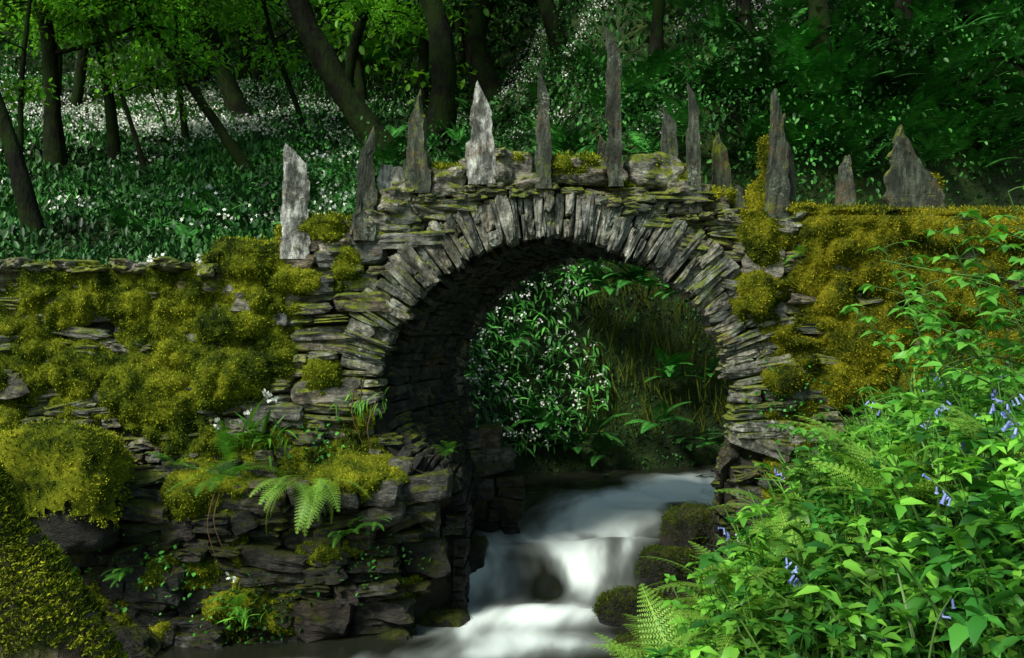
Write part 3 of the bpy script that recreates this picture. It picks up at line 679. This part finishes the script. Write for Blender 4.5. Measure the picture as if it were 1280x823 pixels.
# ------------------------------------------------------------------ wall plants (left)
wp=MB(); wl=MB()
def wallpt(u,v,off=.12): return np.array([X(u),float(yface(X(u),Z(v)))-off,Z(v)])
fern(wp,wallpt(305,590,.3),12,.46,FERN,(.0,1.0),-1.57,1.6); fern(wp,wallpt(300,565,.3),8,.44,FERN,(.6,1.2),-1.57,1.5); fern(wl,wallpt(385,590,.3),10,.46,FERN,(-1.1,.4),-1.57,1.5); fern(wl,wallpt(415,590,.3),9,.46,FERN,(-1.2,.2),-1.3,1.4)
fern(wp,wallpt(445,655,.15),9,.26,FERN,(-.3,.8),-1.57,1.4); fern(wp,wallpt(320,735,.15),9,.26,FERN,(0,1),-1.57,1.4); fern(wp,wallpt(120,735,.15),6,.22,FERN,(-.4,.6),-1.57,1.2); fern(wp,wallpt(995,320,.12),6,.18,FERN,(-.4,.8),-1.57,1.4); fern(wp,wallpt(560,565,.25),8,.26,FERN,(0,.8),-1.3,1.4)
fern(wp,wallpt(70,700,.15),8,.26,FERN,(0,1),-1.57,1.4); fern(wp,wallpt(240,575,.2),7,.26,FERN,(0,1),-1.57,1.4); fern(wp,wallpt(25,630,.2),9,.34,FERN,(0,1),-1.57,1.4); fern(wp,wallpt(200,690,.15),7,.22,FERN,(-.5,1),-1.57,1.4); fern(wp,wallpt(480,640,.15),7,.22,FERN,(-.5,1),-1.57,1.4)
wp.build('wall_ferns',M['fern'],True); wl.build('hanging_ferns',M['fernl'],True)
m=MB(); mw=MB()
for u,v,n_,L in [(335,545,26,.26),(30,640,40,.28),(455,500,40,.12),(10,600,25,.22),(320,750,26,.14),(345,560,12,.18)]:
    b=np.tile(wallpt(u,v,.15),(n_,1))+rng.normal(size=(n_,3))*[.08,.04,.03]; dr=norm(rng.normal(size=(n_,3))*.5+[0,-.5,.9 if v!=500 else -.3]); m.inst(STRAP[0]*[.6,1,1],STRAP[1],b,frames(dr,upnormal(dr)),L*rng.uniform(.6,1.2,n_))
for u,v in [(345,490),(325,512),(285,527),(345,495),(10,575),(5,560),(355,497),(318,700),(190,326),(200,324),(212,327),(248,326),(915,665),(935,655),(905,680),(940,690)]:
    flowers(mw,wallpt(u,v,.22)[None] if v>330 else np.array([[X(u),.0,Z(v)]]),.022,.02,9)
m.build('wall_plants',M['herb'],True); mw.build('wall_flowers',M['white'],True)
m=MB(); P_=[]
for i in range(1300):
    c=[(40,600),(330,735),(410,560),(230,690),(100,690),(480,690),(60,640),(350,770),(1000,600),(990,500)][rng.integers(0,10)]; P_.append(wallpt(c[0]+rng.normal()*28,c[1]+rng.normal()*20,.12))
P_=np.array(P_); dr=norm(rng.normal(size=P_.shape)+[0,-.8,.2]); m.inst(L2*[1.3,1,1],L2F,P_,frames(dr,upnormal(dr)),rng.uniform(.02,.05,len(P_))); m.build('wall_creeper',M['garlic'],True)
m=MB()
for u,v,du,dv in [(85,640,20,90),(450,480,10,70),(462,470,5,60),(300,600,2,70),(306,600,4,60),(475,500,-4,60)]:
    a=wallpt(u,v,.28); b=a+[du/S,-.02,-dv/S]; tube(m,[a,(a+b)/2+[-.06,-.03,0],b],[.006,.005,.003],5,.05,u,5)
m.build('hanging_roots',M['twig'],True)
# ------------------------------------------------------------------ foreground tree trunk
root=empty('mossy_tree_trunk'); m=MB()
def A(u,v,d): return np.array([(u-640)/F*d,d-8,(411.5-v)/F*d])
tp=[A(-330,260,3.3),A(-200,470,3.15),A(-95,640,3.05),A(35,870,3.0),A(120,1150,3.0)]
pp=tube(m,tp,[.17,.19,.215,.26,.40],60,.16,3.3,22); V=np.concatenate(m.v); fq=m.f[0]
V=V+(.018*fbm(V,3,16)[:,None])*norm(V-pp[np.argmin(np.linalg.norm(V[:,None]-pp[None],axis=2),axis=1)]); m.v=[V]; m.build('trunk',M['mbark'],True,root)
cen=V[fq].mean(1)
i_=np.argmin(np.linalg.norm(cen[:,None]-pp[None],axis=2),axis=1); out=norm(cen-pp[i_]); w=fbm(cen,4,7)+.5*out[:,0]+.35*out[:,2]; kk=np.where(w>.40)[0]; k=kk[rng.integers(0,len(kk),70000)]
mm=MB(); fuzz(mm,cen[k]+rng.normal(size=(len(k),3))*.007+out[k]*.004,out[k],.013); mm.build('trunk_moss',M['moss'],False,root)
# ------------------------------------------------------------------ foreground right bank
def bank(n,x0,x1,y0,y1,emin=.15):
    x=rng.uniform(x0,x1,n);y=rng.uniform(y0,y1,n); e,sd,_=chan(x,y); e0=emin+np.interp(y,[-3,-1.5,-.3],[.0,.42,.55]); k=(e>e0)&(sd<0)&(np.hypot(x,y+8)>1.9); return np.stack([x,y,H(x,y)],-1)[k]
ms_=MB()
for nm,mt,cnt,s0,s1,hmax in (('bank_herbs','herb',4800,.035,.075,.44),('bank_ground_elder','herb2',1900,.05,.095,.38)):
    P_=bank(cnt,.3,4.2,-6.0,-.35,.22); n_=len(P_); e,_,_=chan(P_[:,0],P_[:,1]); h=rng.uniform(.08,hmax,n_)*np.clip(.45+.6*e,.4,1); tp_=P_+np.stack([rng.normal(size=n_)*.09-.03,rng.normal(size=n_)*.09+.03,h],-1)
    ms_.inst(BLADE[0]*[.9,1,.05],BLADE[1],P_,frames(tp_-P_),np.linalg.norm(tp_-P_,axis=1)); ax=[];bs=[];sz=[]; m=MB()
    a0=rng.uniform(0,6.28,n_)
    for lv in range(3):
        c=P_+(tp_-P_)*(.45+.27*lv); kk=3 if lv<2 else 5
        for j in range(kk):
            a=a0+lv*1.1+j*6.28/kk+rng.normal(size=n_)*.35; ax.append(np.stack([np.cos(a),np.sin(a),rng.uniform(-.5,.6,n_)],-1)); bs.append(c); sz.append(rng.uniform(s0,s1,n_))
    ax=np.concatenate(ax);bs=np.concatenate(bs); m.inst(*LEAF,bs,frames(ax,upnormal(ax)),np.concatenate(sz)); m.build(nm,M[mt],True)
ms_.build('bank_herb_stems',M['stem'],True)
P_=bank(9000,.3,4.5,-6.2,-.3,.03); m=MB(); dr=norm(rng.normal(size=P_.shape)*.6+[0,0,.5]); m.inst(L2*[1.2,1,1],L2F,P_+rng.random((len(P_),1))*[0,0,.15],frames(dr,upnormal(dr)),rng.uniform(.03,.07,len(P_))); m.build('bank_ground_cover',M['garlic'],True)
P_=bank(8000,1.2,4.2,-4.6,-.6,.8); w=fbm(P_*[1,1,0],3,1.1); P_=P_[w>.04]; dr=norm(rng.normal(size=P_.shape)*.36+[-.12,-.05,1]); m=MB(); m.inst(*BLADE,P_,frames(dr),rng.uniform(.26,.52,len(P_))); m.build('grass',M['grass'],True)
def bell():
    V=[];Fq=[]; n=6; prof=[(.0,.25),(.25,.42),(.7,.40),(.92,.48),(1.0,.75)]
    for y,r in prof:
        for i in range(n):
            a=i*2*math.pi/n; V.append((r*.5*math.cos(a),y,r*.5*math.sin(a)))
    for k in range(len(prof)-1):
        for i in range(n): Fq.append((k*n+i,k*n+(i+1)%n,(k+1)*n+(i+1)%n,(k+1)*n+i))
    return np.array(V),np.array(Fq)
BELL=bell(); mb_=MB(); ms_=MB()
P1=bank(900,.9,3.4,-5.0,-1.0,.45); P2=bank(600,.9,2.2,-5.9,-4.2,.5); P_=np.concatenate([P1[:52],P2[:14]])
for p in P_:
    h=rng.uniform(.34,.54); a=rng.uniform(0,6.28); dx,dy=math.cos(a),math.sin(a)
    q=[p,p+[.02*dx,.02*dy,h*.6],p+[.06*dx,.06*dy,h*.9],p+[.12*dx,.12*dy,h]]; pp=tube(ms_,q,[.004,.0035,.003,.002],5,0,0,5)
    nb=rng.integers(4,9); idx=np.linspace(len(pp)*.7,len(pp)-1,nb).astype(int)
    c=pp[idx]; d=norm(rng.normal(size=(nb,3))*.45+np.array([dx*.5,dy*.5,-.7])); mb_.inst(*BELL,c+d*.006,frames(d),np.tile([[.018,.024,.018]],(nb,1))*rng.uniform(.8,1.25,(nb,1)))
bb=empty('bluebells'); mb_.build('bells',M['blue'],True,bb); ms_.build('stems',M['stem'],True,bb)
m=MB()
for x,y in [(1.0,-3.1),(1.25,-3.6),(.95,-3.6),(1.4,-4.2),(1.15,-2.6),(1.3,-4.6),(1.7,-4.7),(1.5,-2.0),(1.05,-4.3),(.75,-3.3),(.7,-3.9),(.85,-4.3),(.9,-2.9),(.6,-3.6)]:
    fern(m,(x,y,float(H(x,y))+.22),11,.44,FERN,(.1,.9))
m.build('foreground_ferns',M['fernl'],True)
ms_=MB(); m=MB(); ax=[];bs=[];sz=[]
shoots=[(2.25,-2.7,(1105,310)),(2.5,-2.9,(1180,280)),(2.6,-3.0,(1240,330)),(2.3,-2.5,(1075,390)),(2.6,-3.2,(1270,400)),(2.2,-3.0,(1150,430)),(2.7,-3.4,(1290,300)),(2.4,-3.5,(1220,470)),(2.0,-3.2,(1090,500)),(2.2,-3.8,(1270,530)),(2.0,-2.6,(990,540)),(2.1,-2.4,(1020,580)),(1.9,-3.9,(1200,600)),(2.6,-2.6,(1150,350)),(2.9,-3.0,(1300,440)),(2.4,-2.8,(1120,380)),(2.6,-2.9,(1210,300)),(2.7,-3.1,(1260,240)),(2.6,-3.3,(1250,360)),(2.3,-2.9,(1160,390)),(2.5,-3.0,(1200,420)),(2.8,-3.3,(1300,370))]
for x,y,(u,v) in shoots:
    b=np.array([x,y,float(H(x,y))]); d=y+8+rng.uniform(-.3,.2); e_=A(u,v,d); mid=(b+e_)/2+[.08,.0,.1]
    pp=tube(ms_,[b,mid,e_],[.009,.006,.003],5,0,0,12)
    for k in range(6,len(pp),1):
        if rng.random()<.1: continue
        a=rng.uniform(0,6.28); pd=np.array([math.cos(a),math.sin(a),.3]); L=rng.uniform(.07,.18); c=pp[k]+pd*L
        tube(ms_,[pp[k],(pp[k]+c)/2+[0,0,.01],c],[.003,.0025,.002],4,0,0,2)
        for j,da in enumerate([0,1.2,-1.2]+([2.2,-2.2] if rng.random()<.4 else [])):
            ax.append((math.cos(a+da),math.sin(a+da),rng.uniform(-.45,.2))); bs.append(c); sz.append(rng.uniform(.06,.105)*(1 if j==0 else .85))
ax=np.array(ax);bs=np.array(bs); sp=empty('leafy_sapling'); m.inst(*LEAF,bs,frames(ax,upnormal(ax)),np.array(sz)); m.build('leaves',M['sap'],True,sp)
for q in [[A(1300,310,5),A(1250,285,5),A(1195,265,5)],[A(1300,350,5),A(1200,345,5),A(1100,325,5.1)],[A(1290,460,4.8),A(1230,440,4.8),A(1160,470,4.9)]]: tube(ms_,q,[.006,.005,.003],5,.05,0,8)
ms_.build('stems',M['stem'],True,sp)
# ------------------------------------------------------------------ light, world, camera
w=bpy.data.worlds.new('World'); scene.world=w; w.use_nodes=True; nt=w.node_tree; bg=nt.nodes['Background']; sky=nt.nodes.new('ShaderNodeTexSky'); sky.sky_type='NISHITA'; sky.sun_disc=False
el,az=math.radians(45),math.radians(222)
sky.sun_elevation=el; sky.sun_rotation=az
mx=nt.nodes.new('ShaderNodeMix'); mx.data_type='RGBA'; mx.blend_type='MULTIPLY'; mx.inputs[0].default_value=1; mx.inputs[7].default_value=(1.25,1.25,.95,1)
nt.links.new(sky.outputs[0],mx.inputs[6]); nt.links.new(mx.outputs[2],bg.inputs[0]); bg.inputs[1].default_value=.15
sd=bpy.data.lights.new('sun','SUN'); sd.energy=4.8; sd.angle=math.radians(14); sd.color=(1,.97,.87); so=bpy.data.objects.new('sun',sd); scene.collection.objects.link(so)
from mathutils import Vector
sv=Vector((math.sin(az)*math.cos(el),math.cos(az)*math.cos(el),math.sin(el))); so.rotation_euler=sv.to_track_quat('Z','Y').to_euler(); so.location=sv*30
cd=bpy.data.cameras.new('camera'); cd.lens=35; cd.sensor_width=36; cd.clip_end=1000; co_=bpy.data.objects.new('camera',cd); co_.location=(0,-8,0); co_.rotation_euler=(math.pi/2,0,0); scene.collection.objects.link(co_); scene.camera=co_
scene.view_settings.view_transform='Standard'; scene.view_settings.look='None'; scene.view_settings.exposure=0
